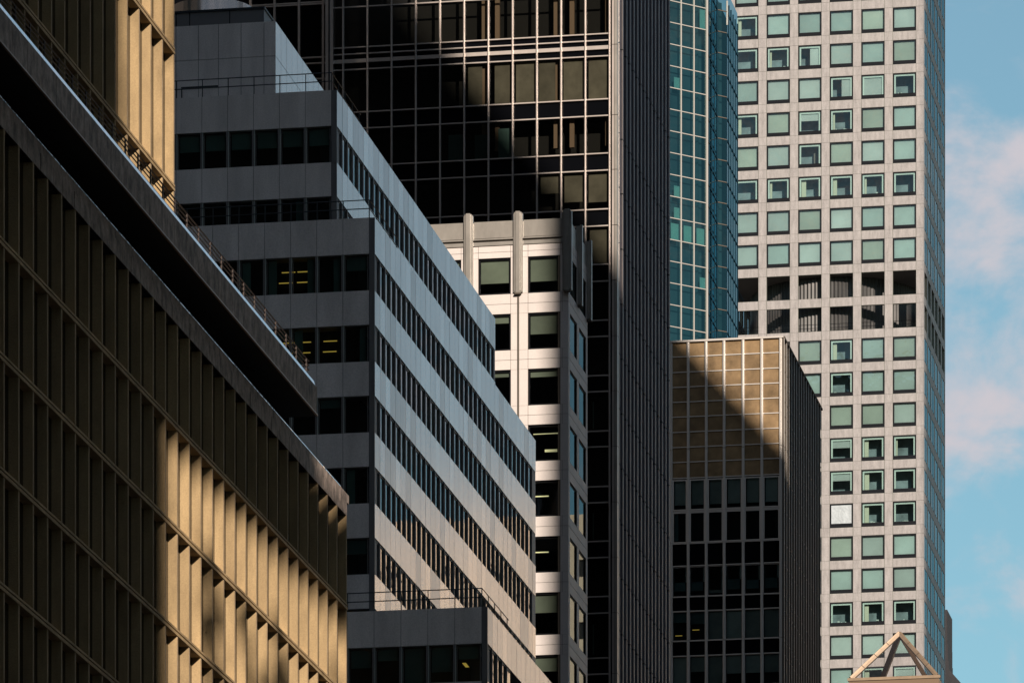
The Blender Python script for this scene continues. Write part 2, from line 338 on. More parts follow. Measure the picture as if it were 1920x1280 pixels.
# ================================================================== 1. light banded office block
def banded_office():
    Yb = 372.0
    Y1, Y2, Y3 = 325.5, 323.4, 315.7
    X1, X2, X3 = at_y(631.5, Y1), at_y(702.5, Y2), at_y(914, Y3)
    root = thing('banded_office', 'grey office block stepping down in tiers with long bands of panels and ribbon windows', 'office building', (X1, Y1, 0))
    P, WH = 3.70, 1.92
    f2 = Face(root, X2, Y2, 0)
    zt = f2.Z(700, 475)                         # head of the topmost window row of the middle tier
    heads = [zt + P * k for k in range(2, -12, -1)]
    MOD = 1.395
    wf = {}
    def blind(t, hfrac, m):
        return MB().box(.06, MOD - .28, -.42, -.38, WH * (1 - hfrac), WH - .05, m)
    def side_blind(a, b, m): return MB().box(a, b, -.42, -.38, .05, WH - .05, m)
    def wmb():
        mb = window(MOD - .14, WH, -.16, .045, M['win_frame_grey'], M['glass_office']); return mb
    WM = wmb()
    tiers = [(X1, Y1, -45.0, 0, 2), (X2, Y2, -45.0, 2, 8), (X3, Y3, -45.0, 8, 14)]
    tops = [heads[0] + 1.88, heads[2] + 1.88, heads[8] + 1.85]
    special = {(2, 0): 'none'}
    lights_pos = {}
    for ti, (X, Y, left, r0, r1) in enumerate(tiers):
        F = Face(root, X, Y, 0); G = Face(root, X, Y, 90); Ls = Yb - Y; top = tops[ti]
        rows_f = sorted((h - WH, h) for h in heads[r0:r1] if h < top)
        rows_s = sorted((h - WH, h) for h in heads[r0:] if h < top) if ti < 2 else rows_f
        low = rows_f[0][0] - 1.78 if ti < 2 else 0
        core = MB(); core.box(left, -1.1, -(Yb - Y) + .0, -1.1, 0, top - 1.0, M['core'])
        core.box(left, -.3, -(Yb - Y) + .3, -.35, top - 1.0, top - .25, M['panel_dark'])
        F.put('interior', core)
        wall = MB(); corner = .30
        # front bands, stepped at the seams
        n = int(-left / MOD); cuts = [-corner - MOD * k for k in range(n, -1, -1)]
        for (a, b) in gaps(rows_f, max(low - 3, 0), top):
            wall.box(left, -corner, -1.0, -.04, a, b, M['panel_dark'])
            for c, e in zip(cuts[:-1], cuts[1:]):
                wall.box(c + .012, e - .012, -.06, 0, a, b, M['panel_front'])
        if max(low - 3, 0) > 0: wall.box(left, -.1, -1.0, -.3, 0, max(low - 3, 0), M['panel_dark'])
        wall.box(-corner, -.12, -1.0, -.02, 0, top, M['panel_dark'])
        wall.box(-.125, -.08, -1.0, -.06, 0, top - .02, M['panel_dark'])
        wall.box(-.08, 0, -.045, -.03, 0, top, M['panel_dark'])
        F.put('front_wall', wall)
        sw = MB(); ns = int((Ls - .2) / MOD); rr2 = random.Random(40 + ti)
        for (a, b) in gaps(rows_s, 0 if ti == 2 else max(rows_s[0][0] - 1.78, 0), top):
            sw.box(.05, Ls, -.9, -.04, a, b, M['panel_dark'])
            for k in range(ns + 1):
                c, e = .05 + MOD * k, min(.05 + MOD * (k + 1), Ls)
                if e - c > .1: sw.box(c + .02, e - .02, -.06, rr2.uniform(-.006, 0), a, b, M[rr2.choice(['panel', 'panel', 'panel', 'panel_b', 'panel_c'])])
        for (a, b) in rows_s: sw.box(.05 + MOD * ns - .02, Ls - .003, -.9, -.02, a, b, M['panel_dark'])
        G.put('side_wall', sw)
        # front windows with posts
        items = []; posts = []; PM = MB().box(-.09, .03, -.2, -.02, 0, WH, M['win_frame_grey']).box(.03, .05, -.1, -.035, 0, WH, M['white_in'])
        rr = random.Random(11 + ti)
        lg = []
        for (za, zb) in reversed(rows_f):
            row = heads.index(zb)
            for j, c in enumerate(reversed(cuts[:-1])):
                if not inframe(F, c + .7, za + 1, 30) or c < -21: continue
                kids = []
                q = rr.random()
                if row == 0: kids = [('blind', blind(0, .47, M['blind_teal']))]
                elif row in (8,): kids = [('blind', blind(0, [.36, .68, .99, .33, .5][j % 5], M['blind_teal_dark']))]
                elif q < .22: kids = [('blind', side_blind(.75, 1.1, M['blind_teal_dark']))]
                elif q < .38: kids = [('blind', side_blind(.06, .5, M['blind_teal']))]
                elif q < .6: kids = [('blind', blind(0, rr.choice([.25, .4]), M['blind_teal_dark']))]
                items.append((c + .07, za, WM, kids)); posts.append((c, za, PM, []))
                if (row, j) in ((2, 2), (2, 3), (3, 1), (3, 2), (3, 3)):
                    for (dx, zz) in ((.05 if j != 3 else .6, 1.4), (.02 if j != 3 else .45, .85)):
                        F.put('ceiling_light', MB().box(c + .1 + dx, c + .1 + dx + .72, -1.05, -1.0, za + zz, za + zz + .04, M['light_yellow']))
                if (row, j) in ((8, 0), (8, 1)):
                    F.put('ceiling_light', MB().poly([(c + .3, za + 1.05), (c + .5, za + 1.05), (c + .68, za + .82), (c + .48, za + .82)], -.45, -.43, M['light_yellow']))
        scatter(F, 'window', items, 60); scatter(F, 'window_post', posts, 60)
        # side windows: pane, deep post, curtain here and there
        SM = MB(); SM.pane(.0, MOD, -.10, 0, WH, M['glass_side'])
        SM.box(-.05, .05, -.22, -.0, 0, WH, M['win_frame_grey']); SM.box(.5, .56, -.14, -.09, 0, WH, M['panel_dark'])
        SM.box(.05, MOD - .05, -.12, -.06, WH - .1, WH, M['win_frame_grey'])
        items = []
        for (za, zb) in reversed(rows_s):
            for k in range(ns):
                s_ = .05 + MOD * k; kids = []
                if math.sin(k * .55 + za * .9) > .35: kids = [('curtain', MB().box(.58, MOD - .08, -.13, -.115, .02, WH - .1, M['curtain']))]
                if not inframe(G, s_, za + 1, 10): continue
                items.append((s_, za, SM, kids))
        items.sort(key=lambda i: i[0])
        scatter(G, 'side_window', items, {0: 30, 1: 85, 2: 100}[ti])
        # roof rail of each tier
        rb = MB(); zr = top + .02; setb = .35
        for zz in (.55, 1.0):
            rb.bar((left, setb, zr + zz), (-setb, setb, zr + zz), .028, M['rail_black'])
            rb.bar((-setb, setb, zr + zz), (-setb, 8, zr + zz), .028, M['rail_black'])
        for k in range(26): rb.bar((-setb - MOD * k, setb, top - .3), (-setb - MOD * k, setb, zr + 1), .026, M['rail_black'])
        for k in range(1, 5): rb.bar((-setb, setb + 1.8 * k, top - .3), (-setb, setb + 1.8 * k, zr + 1), .026, M['rail_black'])
        F.put('roof_railing', rb)
    # penthouse on the top tier
    Yp = 331.5; Xp = at_y(516.5, Yp); F = Face(root, Xp, Yp, 0); G = Face(root, Xp, Yp, 90)
    zt = F.Z(515, 40); zb = tops[0] - .6; zm = F.Z(515, 105); Lp = G.S(607)
    pb = MB(); px_edges = [F.S(x) for x in (250, 290, 330, 372, 409.5, 452, 495)] + [-.02]
    pb.box(px_edges[0], -.05, -18, -.05, zb - .5, zt - .05, M['panel_dark'])
    for a, b in zip(px_edges[:-1], px_edges[1:]):
        pb.box(a + .015, b - .015, -.08, 0, zb - .5, zm - .015, M['panel_front']); pb.box(a + .015, b - .015, -.08, 0, zm + .015, zt, M['panel_front'])
    F.put('penthouse_front', pb)
    ps = MB(); n = 9
    ps.box(.1, Lp, -1, -.05, zb - .5, zt - .05, M['panel_dark'])
    for k in range(n):
        a, b = .02 + (Lp - .02) * k / n, Lp * (k + 1) / n
        ps.box(a + .015, b - .015, -.08, 0, zb - .5, zm - .015, M['panel']); ps.box(a + .015, b - .015, -.08, 0, zm + .015, zt, M['panel'])
    G.put('penthouse_side', ps)
    sl_ = MB(); a, b = F.S(340), F.S(409)
    sl_.box(a, b, .0, .06, F.Z(375, 165), F.Z(375, 168) + .16, M['rail_black']).box(a, a + .05, 0, .05, zb, F.Z(375, 167), M['rail_black'])
    F.put('door_hood', sl_)
    Yq = 334.0; Xq = at_y(495, Yq); F = Face(root, Xq, Yq, 0)
    q = MB(); zq = F.Z(495, 17); q.box(-12, 0, -9, 0, zt - .6, zq, M['panel_dark'])
    for x in (330, 355, 430): q.box(F.S(x), F.S(x) + .04, 0, .03, zt - .5, zq, M['core'])
    q.box(-12.05, .05, -9.05, .06, zq, zq + .12, M['rail_black'])
    F.put('roof_curb', q)
    # polished steel drum on top
    cx, cy = at_y(375, 339), 342.0
    tank = thing('rooftop_duct', 'polished steel drum duct on the roof of the stepped grey office block', 'duct', (cx, cy, zq))
    body = MB(); R = 2.35; k = body.mi(M['steel']); n = 48; prof = [(R, .12), (R, .75), (R + .05, .78), (R + .05, .86), (R, .9), (R - .02, 2.6), (0.1, 2.7)]
    for (r, z) in prof:
        for j in range(n): body.v.append((r * cos(2 * pi * j / n), r * sin(2 * pi * j / n), z))
    for a in range(len(prof) - 1):
        for j in range(n):
            b = (j + 1) % n; body.f.append((a * n + j, a * n + b, (a + 1) * n + b, (a + 1) * n + j)); body.m.append(k)
    me = body.mesh('duct_body'); o = bpy.data.objects.new('duct_body', me); COL.objects.link(o); o.parent = tank
    for p in me.polygons: p.use_smooth = True
banded_office()

# ================================================================== 2. brown concrete building
def brown_office():
    XL = -56.0; Yc = at_x(650.5, XL); root = thing('brown_office', 'brown concrete office building with deep vertical fins and a black-bottomed roof canopy', 'office building', (XL, Yc, 0))
    PT = 2.02; D = .335
    def finned(F, zs, s_start, ztop, zbot, n, nm_f, nm_l, lim, first=0.0):
        items = []; glazing = MB()
        glazing.box(s_start, 0, -D - .4, -D - .02, zbot, ztop, M['dark_glass'])
        F.put('glazing', glazing)
        zs = sorted(zs); lv = [zbot] + [z for z in zs if zbot < z < ztop] + [ztop]
        protos = {}
        for a, b in zip(lv[:-1], lv[1:]):
            za, zb = a + (.13 if a > zbot else 0), b - (.10 if b < ztop else 0)
            h = round(zb - za, 3)
            if h not in protos:
                protos[h] = MB().box(-.09, .09, -D - .02, 0, 0, h, M['brown'])
                protos[h].box(-.02, .0, 0, .006, 0, h, M['stone'])
            for k in range(n):
                s = first - PT * k - .09
                if s < s_start: break
                if not (inframe(F, s, za, 5) or inframe(F, s, zb, 5)): continue
                items.append((s, za, protos[h], []))
        items.sort(key=lambda i: -i[0])
        scatter(F, nm_f, items, lim)
        for z in [z for z in zs if zbot < z < ztop]:
            lg = MB(); lg.box(s_start, 0.0, -D - .02, .03, z - .13, z - .01, M['brown'])
            lg.box(s_start, 0.0, -D - .02, -.07, z - .01, z + .045, M['stone'])
            lg.box(s_start, 0.0, -D - .02, .03, z + .045, z + .13, M['brown'])
            lg.extr([(-D - .02, z + .13), (.025, z + .13), (-.02, z + .16), (-D - .02, z + .42)], s_start, 0, M['brown'])
            F.put(nm_l, lg)
    Ls = -(Yc - 195)
    F = Face(root, XL, Yc, 90)
    z0 = F.Z(650, 1137)
    zs = [z0 - 3.97 * k for k in range(0, 12)]
    frz = z0 + 3.97
    finned(F, zs, Ls, frz, 8, 45, 'fin', 'ledge', 99)
    # stone frieze of irregular slabs, coping and flashing
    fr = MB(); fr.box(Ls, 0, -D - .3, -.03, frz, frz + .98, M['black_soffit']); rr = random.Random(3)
    s = 0.0
    while s > Ls:
        wd = rr.uniform(1.3, 2.1); e = s - wd; cut = .34 + rr.uniform(-.02, .02)
        fr.box(e + .025, s - .025, -.1, 0 + rr.uniform(0, .02), frz, frz + .62, M['stone'])
        fr.box(e + .5, s + .488, -.1, rr.uniform(-.02, -.005), frz + .63, frz + 1.0, M['stone'])
        s = e
    F.put('frieze', fr)
    fl = MB(); fl.box(Ls, -1.2, -.36, -.03, frz + 1.01, frz + 1.06, M['flash'])
    F.put('coping_flashing', fl)
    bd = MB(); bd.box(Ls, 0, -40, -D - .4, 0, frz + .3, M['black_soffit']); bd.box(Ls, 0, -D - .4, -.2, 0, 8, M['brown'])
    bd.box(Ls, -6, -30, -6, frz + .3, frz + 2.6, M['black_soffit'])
    F.put('core', bd)
    # canopy slab
    XS = -55.3; YS = at_x(594, XS); S = Face(root, XS, YS, 90); zb = S.Z(594, 780); zt = zb + 1.22
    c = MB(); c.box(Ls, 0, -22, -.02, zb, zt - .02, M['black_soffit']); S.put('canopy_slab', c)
    fa = MB(); s = 0.0
    while s > Ls:
        e = s - 2.02; fa.box(e + .02, s - .02, -.05, .0, zb + .07, zt, M['stone']); s = e
    fa.box(Ls, 0, -.05, .06, zb, zb + .06, M['copper_lip'])
    fa.box(-.03, .02, -22, -.06, zb + .07, zt, M['stone'])
    S.put('canopy_fascia', fa)
    fl = MB(); fl.extr([(-.42, zt), (-.05, zt), (-.12, zt + .27), (-.42, zt + .29)], Ls, 0, M['flash']); S.put('canopy_flashing', fl)
    # railing on the canopy: posts and rails
    R = Face(root, XS - .55, at_x(579, XS - .55), 90); zr = [R.Z(579, y) for y in (677.5, 685.3, 693.5, 703.0)]
    rl = [('rail', MB().bar((Ls, 0, z), (0, 0, z), .032 if i else .038, M['bronze'])) for i, z in enumerate(zr)] + \
         [('rail', MB().bar((0, 0, z), (0, 1.2, z), .032, M['bronze'])) for z in zr[1:]]
    for nme, mb in rl: R.put(nme, mb)
    pm = MB().box(-.028, .028, -.028, .028, 0, zr[0] - zt, M['bronze']).box(-.07, .07, -.07, .07, 0, .12, M['bronze'])
    scatter(R, 'railing_post', [(-.55 - 2.02 * k, zt - .02, pm, []) for k in range(32)], 99)
    # upper block
    XU = -59.5; YU = at_x(327, XU); U = Face(root, XU, YU, 90)
    za = U.Z(327, 97); zs = [za + 5.62 * k for k in (-2, -1, 0, 1, 2)]
    finned(U, zs, -(YU - 195), zt + 22, zt + .1, 30, 'upper_fin', 'upper_ledge', 99)
    bb = MB(); bb.box(-(YU - 195), 0, -25, -D - .4, zt + .1, zt + 22, M['brown']); U.put('upper_core', bb)
brown_office()

# ================================================================== 3. beige panel tower with pilasters
def beige_tower():
    Y0 = 400.0; X0 = at_y(1066, Y0); root = thing('beige_tower', 'sunlit cream panel tower with rooftop pilasters and square windows', 'office building', (X0, Y0, 0))
    F = Face(root, X0, Y0, 0); G = Face(root, X0, Y0, 90)
    heads = [479.5, 585, 690, 795, 900, 1005, 1110, 1227, 1340]
    hts = [68, 68, 68, 68, 67, 67, 79, 75, 70]
    rows = sorted((F.Z(1025, h + t), F.Z(1025, h)) for h, t in zip(heads, hts))
    cols = sorted((F.S(990 - 93 * k), F.S(1050.5 - 93 * k)) for k in range(4))
    top = F.Z(1050, 409); band = F.Z(1050, 447); s0 = cols[0][0] - 1.4; low = 60
    w_ = MB(); cuts = [s0]
    for (a, b) in cols: cuts += [a, b]
    pil = [F.S(x) for x in (1065 - 93 * 3.0, 1065 - 93 * 2.0, 1065 - 93)]
    cuts = sorted(set([round(c, 4) for c in [s0] + [x for c in cols for x in c] + [F.S(972), F.S(879), F.S(1054), 0.0]]))
    grid_wall(w_, cols, rows, s0, 0, low, band - .3, M['beige'], M['beige_joint'], .8, .025, 2, .03,
              cuts)
    w_.box(s0, -.05, -.8, -.1, 0, low, M['beige'])
    F.put('front_wall', w_)
    core = MB(); core.box(s0, -.9, -8, -.9, 0, top - 1, M['core']); F.put('interior', core)
    # parapet: band, groove, band, metal panels
    pa = MB(); pa.box(s0, -.02, -.8, -.12, band - .3, top - .2, M['beige_joint'])
    pa.box(s0, 0, -.5, .06, band - .26, band - .02, M['beige_metal']); pa.box(s0, 0, -.5, .1, band + .1, band + .18, M['beige_metal'])
    px = [F.S(786), F.S(879), F.S(972), F.S(1065)]
    for a, b in zip(px[:-1], px[1:]): pa.box(a + .35, b - .35, -.5, .0, band + .24, top, M['beige_metal'])
    pa.box(s0, 0, -.5, -.04, band + .2, top - .05, M['beige_metal'])
    F.put('parapet', pa)
    wid = cols[-1][1] - cols[-1][0]
    rr = random.Random(5); items = []; protos = {}
    fr = {0: .62, 1: .52, 2: .12, 3: .0, 4: 0, 5: 0, 6: .42, 7: 0.35, 8: .3}
    for r, (za, zb) in enumerate(reversed(rows)):
        h = round(zb - za, 3)
        if h not in protos: protos[h] = window(wid, h, -.18, .10, M['black_frame'], M['glass_office'], .12)
        for j, (a, b) in enumerate(reversed(cols)):
            f = fr[r] if not (r == 1 and j == 1) else .18
            if r == 2 and j == 0: f = .16
            kids = [('blind', MB().box(.12, wid - .1, -.34, -.3, h * (1 - f) - .1, h - .1, M['blind_olive']))] if f else []
            items.append((a, za, protos[h], kids))
            if (r, j) in ((3, 0), (4, 0), (5, 0)):
                if r == 3:
                    F.put('ceiling_light', MB().box(a + .95, b - .35, -.88, -.84, za + .75, za + .92, M['light_warm'])); F.put('ceiling_light', MB().box(a + .2, b - .2, -.88, -.84, zb - .42, zb - .36, M['light_warm']))
                else:
                    F.put('ceiling_light', MB().box(a + .1, a + 1.2, -.88, -.84, za + 1.45, za + 1.52, M['light_warm'])); F.put('ceiling_light', MB().box(a + .1, b - .1, -.88, -.84, za + .16, za + .24, M['light_warm']))
    scatter(F, 'window', items)
    # stepped metal pilasters over the top floor
    zb_ = F.Z(972, 550)
    def pilm(h): return MB().box(-.30, .30, -.1, .16, .04, h - .12, M['beige_metal']).box(-.14, .14, .16, .30, .0, h, M['beige_metal']).box(-.24, .24, .16, .22, .1, h - .05, M['beige_metal']).box(-.2, .2, .0, .3, -.1, .0, M['beige_joint'])
    h = F.Z(972, 398) - zb_; PM = pilm(h)
    for x in (786, 879, 972, 1064): F.put('pilaster', PM, F.S(x), zb_)
    for x in (786, 879, 972): F.put('drain_pipe', MB().box(-.05, .05, 0, .07, 0, zb_ - 60.2, M['beige_joint']), F.S(x), 60)
    # narrow side wall
    Ls = G.S(1101.5); sw = MB(); k = (Ls - .1) / 2
    rs = rows; cs = [(.55, k - .35), (k + .45, Ls - .55)]
    grid_wall(sw, cs, rs, .0, Ls, 0, band, M['beige'], M['beige_joint'], .7, .04, 2)
    G.put('side_wall', sw)
    sp = MB(); sp.box(.02, Ls, -.5, -.02, band + .0, top, M['beige_metal']); G.put('side_parapet', sp)
    for s in (k + .05, Ls - .05): G.put('pilaster', pilm(h), s, zb_)
    items = []
    for (za, zb) in reversed(rs):
        for (a, b) in cs: items.append((a, za, window(b - a, round(zb - za, 3), -.1, .07, M['black_frame'], M['glass_dim']), []))
    scatter(G, 'side_window', items)
    G.put('side_core', MB().box(.9, Ls - .05, -9, -.75, 0, top - 1, M['core']))
beige_tower()

# ================================================================== 4. dark glass tower
def dark_tower():
    Y0 = 439.0; X0 = at_y(1157, Y0); root = thing('dark_glass_tower', 'dark glass tower with a pale metal grid in front and black ribs down its side', 'office tower', (X0, Y0, 0))
    F = Face(root, X0, Y0, 0); G = Face(root, X0, Y0, 90); Z = lambda y: F.Z(1120, y)
    top = 165; s0 = F.S(618)
    mx_ = [F.S(1143.3 - 45.42 * k) for k in range(12)]       # mullions from the corner leftwards
    pair = [(392.7, 424), (288.3, 320), (186.7, 217.7), (496, 527.5), (600.7, 631), (704, 734), (808, 837.5), (912, 942), (1014.5, 1045), (1118, 1149), (1233, 1263), (1337, 1367)]
    lines = sorted([Z(y) for p in pair for y in p] + [Z(106), Z(90), Z(76.7), Z(64.3)] + [Z(-40), Z(-12)])
    body = MB(); body.box(s0, -.5, -26, -1.6, 0, top, M['core']); F.put('interior', body)
    back = MB()
    for (a, b) in pair: back.box(s0, -.35, -1.4, -.12, Z(b), Z(a), M['spandrel_black'])
    back.box(s0, -.35, -1.4, -.12, Z(106), Z(64.3), M['spandrel_black'])
    back.box(s0, -.35, -1.4, -.12, 0, Z(1367), M['spandrel_black'])
    F.put('spandrel', back)
    # panes
    vis = sorted([(Z(pair[i][0]), None) for i in range(0)])
    bands = [(Z(186.7), Z(106)), (Z(64.3), Z(-40))]
    ys = [(217.7, 288.3), (320, 392.7), (424, 496), (527.5, 600.7), (631, 704), (734, 808), (837.5, 912), (942, 1014.5), (1045, 1118), (1149, 1233), (1263, 1337)]
    bands += [(Z(b), Z(a)) for (a, b) in ys]
    items = []; pm = {}; rr = random.Random(9)
    for bi, (za, zb) in enumerate(bands):
        h = round(zb - za, 3)
        for k in range(12):
            a = mx_[k + 1] if k < 11 else s0; b = mx_[k]
            if k == 11: a = mx_[11] - 1.0
            if bi > 5 and k > 0: continue
            key = (h, round(b - a, 2))
            if key not in pm: pm[key] = MB().pane(.05, b - a - .05, -.06, .03, h - .03, M['glass_dark']).box(.03, b - a - .03, -.12, -.05, .0, .05, M['black_frame']).box(.03, b - a - .03, -.12, -.05, h - .05, h, M['black_frame'])
            kids = []; W = b - a
            def bl(x0, x1, f, m='blind_dark'): return ('blind', MB().box(W * x0, W * x1, -.35, -.3, h * (1 - f), h - .06, M[m]))
            if bi == 0 and k < 6: kids = [bl(*[(.10, .88, .97), (.06, .92, .97), (.05, .72, .97), (.1, .86, .97), (.22, .85, .97), (.12, .7, .97)][k])]
            elif bi == 0: kids = []
            elif bi == 3 and k < 2: kids = [bl(.1, .88, [.78, .75][k])]
            elif bi == 3 and k == 2: kids = [bl(.12, .95, .5)]
            elif bi == 4 and k == 0: kids = [bl(.15, .9, .93)]
            elif bi > 5: kids = [('blind', MB().box(W * .26, W * .31, -.4, -.35, h * .1, h * .78, M['blind_teal']))] if bi % 2 else []
            elif bi != 1 and rr.random() < .1: kids = [('blind', MB().box(W * rr.uniform(.1, .6), W * .9, -.5, -.45, .1, h * rr.uniform(.4, .9), M['blind_teal_dark']))]
            items.append((a, za, pm[key], kids))
    scatter(F, 'window', items)
    colm = MB()
    for x in (905, 930, 1040, 1070, 1137): colm.box(F.S(x) - .16, F.S(x) + .16, -.75, -.5, Z(270), Z(-60), M['column_brown'])
    F.put('interior_column', colm.__class__().add(colm))
    for s in mx_: F.put('mullion', MB().box(-.06, .06, -.1, .12, 0, top, M['mullion']).box(-.025, .025, .12, .17, 0, top, M['mullion']), s)
    for z in lines:
        th = .085 if abs(z - Z(90)) > .01 else .26
        if z > Z(1270) - 3: F.put('transom', MB().box(mx_[11] - 1.0, mx_[0] - .09, -.1, .06, -th / 2, th / 2, M['mullion']), 0, z)
    # heavy column on the left and the wing set back beyond it
    F.put('column', MB().box(-.28, .26, -.6, .3, 0, top, M['mullion']).box(-.06, .04, .3, .34, 0, top, M['core']), F.S(619))
    H = Face(root, X0, Y0 + 2.4, 0); hx = [H.S(x) for x in (606, 561, 515, 470, 425, 380)]
    wg = MB(); wg.box(H.S(300), H.S(612), -20, -.15, 0, top, M['spandrel_black']); H.put('wing_wall', wg)
    for s in hx: H.put('mullion', MB().box(-.08, .08, -.15, .1, 0, top, M['mullion']), s)
    for y in (148, 118.5, 107.5, 4, 7.5, 215): H.put('transom', MB().box(H.S(300), H.S(610), -.15, .05, -.05, .05, M['mullion']), 0, H.Z(600, y))
    # corner posts in segments
    cp = MB()
    zs = [0] + sorted(Z(a) for a, b in pair if a != 288.3) + [Z(78), top]
    zs = [0] + sorted([Z(b) for a, b in pair]) + [Z(86), top]
    for a, b in zip(zs[:-1], zs[1:]):
        cp.box(F.S(1148), F.S(1151.5), -.5, .1, a + .02, b - .02, M['mullion']); cp.box(F.S(1152.3), .04, -.5, .1, a + .02, b - .02, M['beige_metal'])
    cp.box(F.S(1147.5), 0, -.6, .0, 0, top, M['spandrel_black'])
    F.put('corner_post', cp)
    # ribbed side
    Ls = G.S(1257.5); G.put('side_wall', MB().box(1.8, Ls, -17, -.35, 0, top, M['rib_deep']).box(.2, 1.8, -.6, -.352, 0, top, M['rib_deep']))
    n = 15; p = Ls / n; js = sorted(Z(b) - 1.1 for a, b in pair) + [Z(78)]
    for k in range(n):
        rb = MB(); zz = [0] + [j for j in js] + [top]
        for a, b in zip(zz[:-1], zz[1:]):
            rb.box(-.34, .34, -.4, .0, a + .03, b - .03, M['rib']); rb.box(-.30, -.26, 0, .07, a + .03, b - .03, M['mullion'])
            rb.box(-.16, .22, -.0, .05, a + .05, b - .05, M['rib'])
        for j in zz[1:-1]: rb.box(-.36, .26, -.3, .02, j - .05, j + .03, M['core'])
        G.put('rib', rb, p * (k + .5))
dark_tower()

# ================================================================== 5. teal glass tower with a sawtooth plan
def teal_tower():
    Y0 = 640.0
    # chamfer ends at px 1325; walk the plan from there
    xa = at_y(1325, Y0); root = thing('teal_glass_tower', 'teal glass tower with faceted corners and pale mullions', 'office tower', (xa, Y0, 0))
    A = Face(root, xa, Y0, 45)                       # first chamfer, s runs to 0 at its right end
    B = Face(root, xa, Y0, 90); lb = B.S(1345)
    x2, y2 = xa, Y0 + lb; Cc = Face(root, x2, y2, 45); lc = Cc.S(1363)
    x3, y3 = x2 + lc * cos(radians(45)), y2 + lc * sin(radians(45)); Dd = Face(root, x3, y3, 90); ld = Dd.S(1383)
    rowh = A.Z(1325, 97.5) - A.Z(1325, 138)
    zA = A.Z(1325, 97.5); zb = 100.0
    topA = zA + 8 * rowh; topD = Dd.Z(1363, 2)
    wm = abs(A.S(1301) - A.S(1325))
    rr = random.Random(21)
    def wall(F, L0, L1, nP, top, gm, mm, fr, mw, nm, curt):
        F.put(nm + '_core', MB().box(L0, L1, -1.2, -.9, zb, top, M['teal_room']))
        zs = []; z = zA - 24 * rowh
        while z < top - .2: zs.append(z); z += rowh
        p = (L1 - L0) / nP; items = []; WB = MB().pane(.0, p, -.03, 0, rowh, gm)
        for z in reversed(zs):
            for k in range(nP):
                s = L0 + p * k; kids = []
                if curt and rr.random() < .12: kids = [('curtain', MB().box(p * .55, p * .97, -.25, -.2, .05, rowh * rr.choice([.55, .8, .95]), M['curtain_pale']))]
                if curt and abs(z - (zA - 9 * rowh)) < .3: kids = [('curtain', MB().box(p * .3, p * .9, -.25, -.2, .05, rowh * .8, M['curtain_pale']))]
                if not inframe(F, s, z, 15): continue
                items.append((s, z, WB, kids))
        scatter(F, nm + '_pane', items, 99)
        for k in range(nP + 1): F.put(nm + '_mullion', MB().box(-mw / 2, mw / 2, -.08, .05, zb, top, mm), L0 + p * k)
        tr = MB()
        for z in zs: tr.box(L0, L1, -.08, .035, z - .045, z + .045, fr)
        F.put(nm + '_transom', tr)
    wall(A, -4 * wm, 0, 4, topA, M['teal_front'], M['white_mull'], M['white_mull'], .14, 'chamfer', True)
    wall(B, 0, lb, 4, topA, M['teal_side'], M['dark_line'], M['dark_line'], .05, 'flank', False)
    wall(Cc, 0, lc, 1, topD, M['teal_front'], M['dark_line'], M['beige_joint'], .06, 'notch', False)
    wall(Dd, 0, ld, 5, topD, M['teal_side'], M['dark_line'], M['dark_line'], .05, 'outer_flank', False)
    A.put('corner_mullion', MB().box(-.12, .1, -.05, .12, zb, topA, M['white_mull']))
    Dd.put('corner_mullion', MB().box(-.05, .12, -.05, .1, topD - 2.5, topD, M['white_mull']))
    g = Face(root, xa, Y0, 0); b = MB(); b.box(-14, -1.3, -ld - lb - lc, -1.6, 0, topD - .5, M['core']); g.put('core', b)
teal_tower()

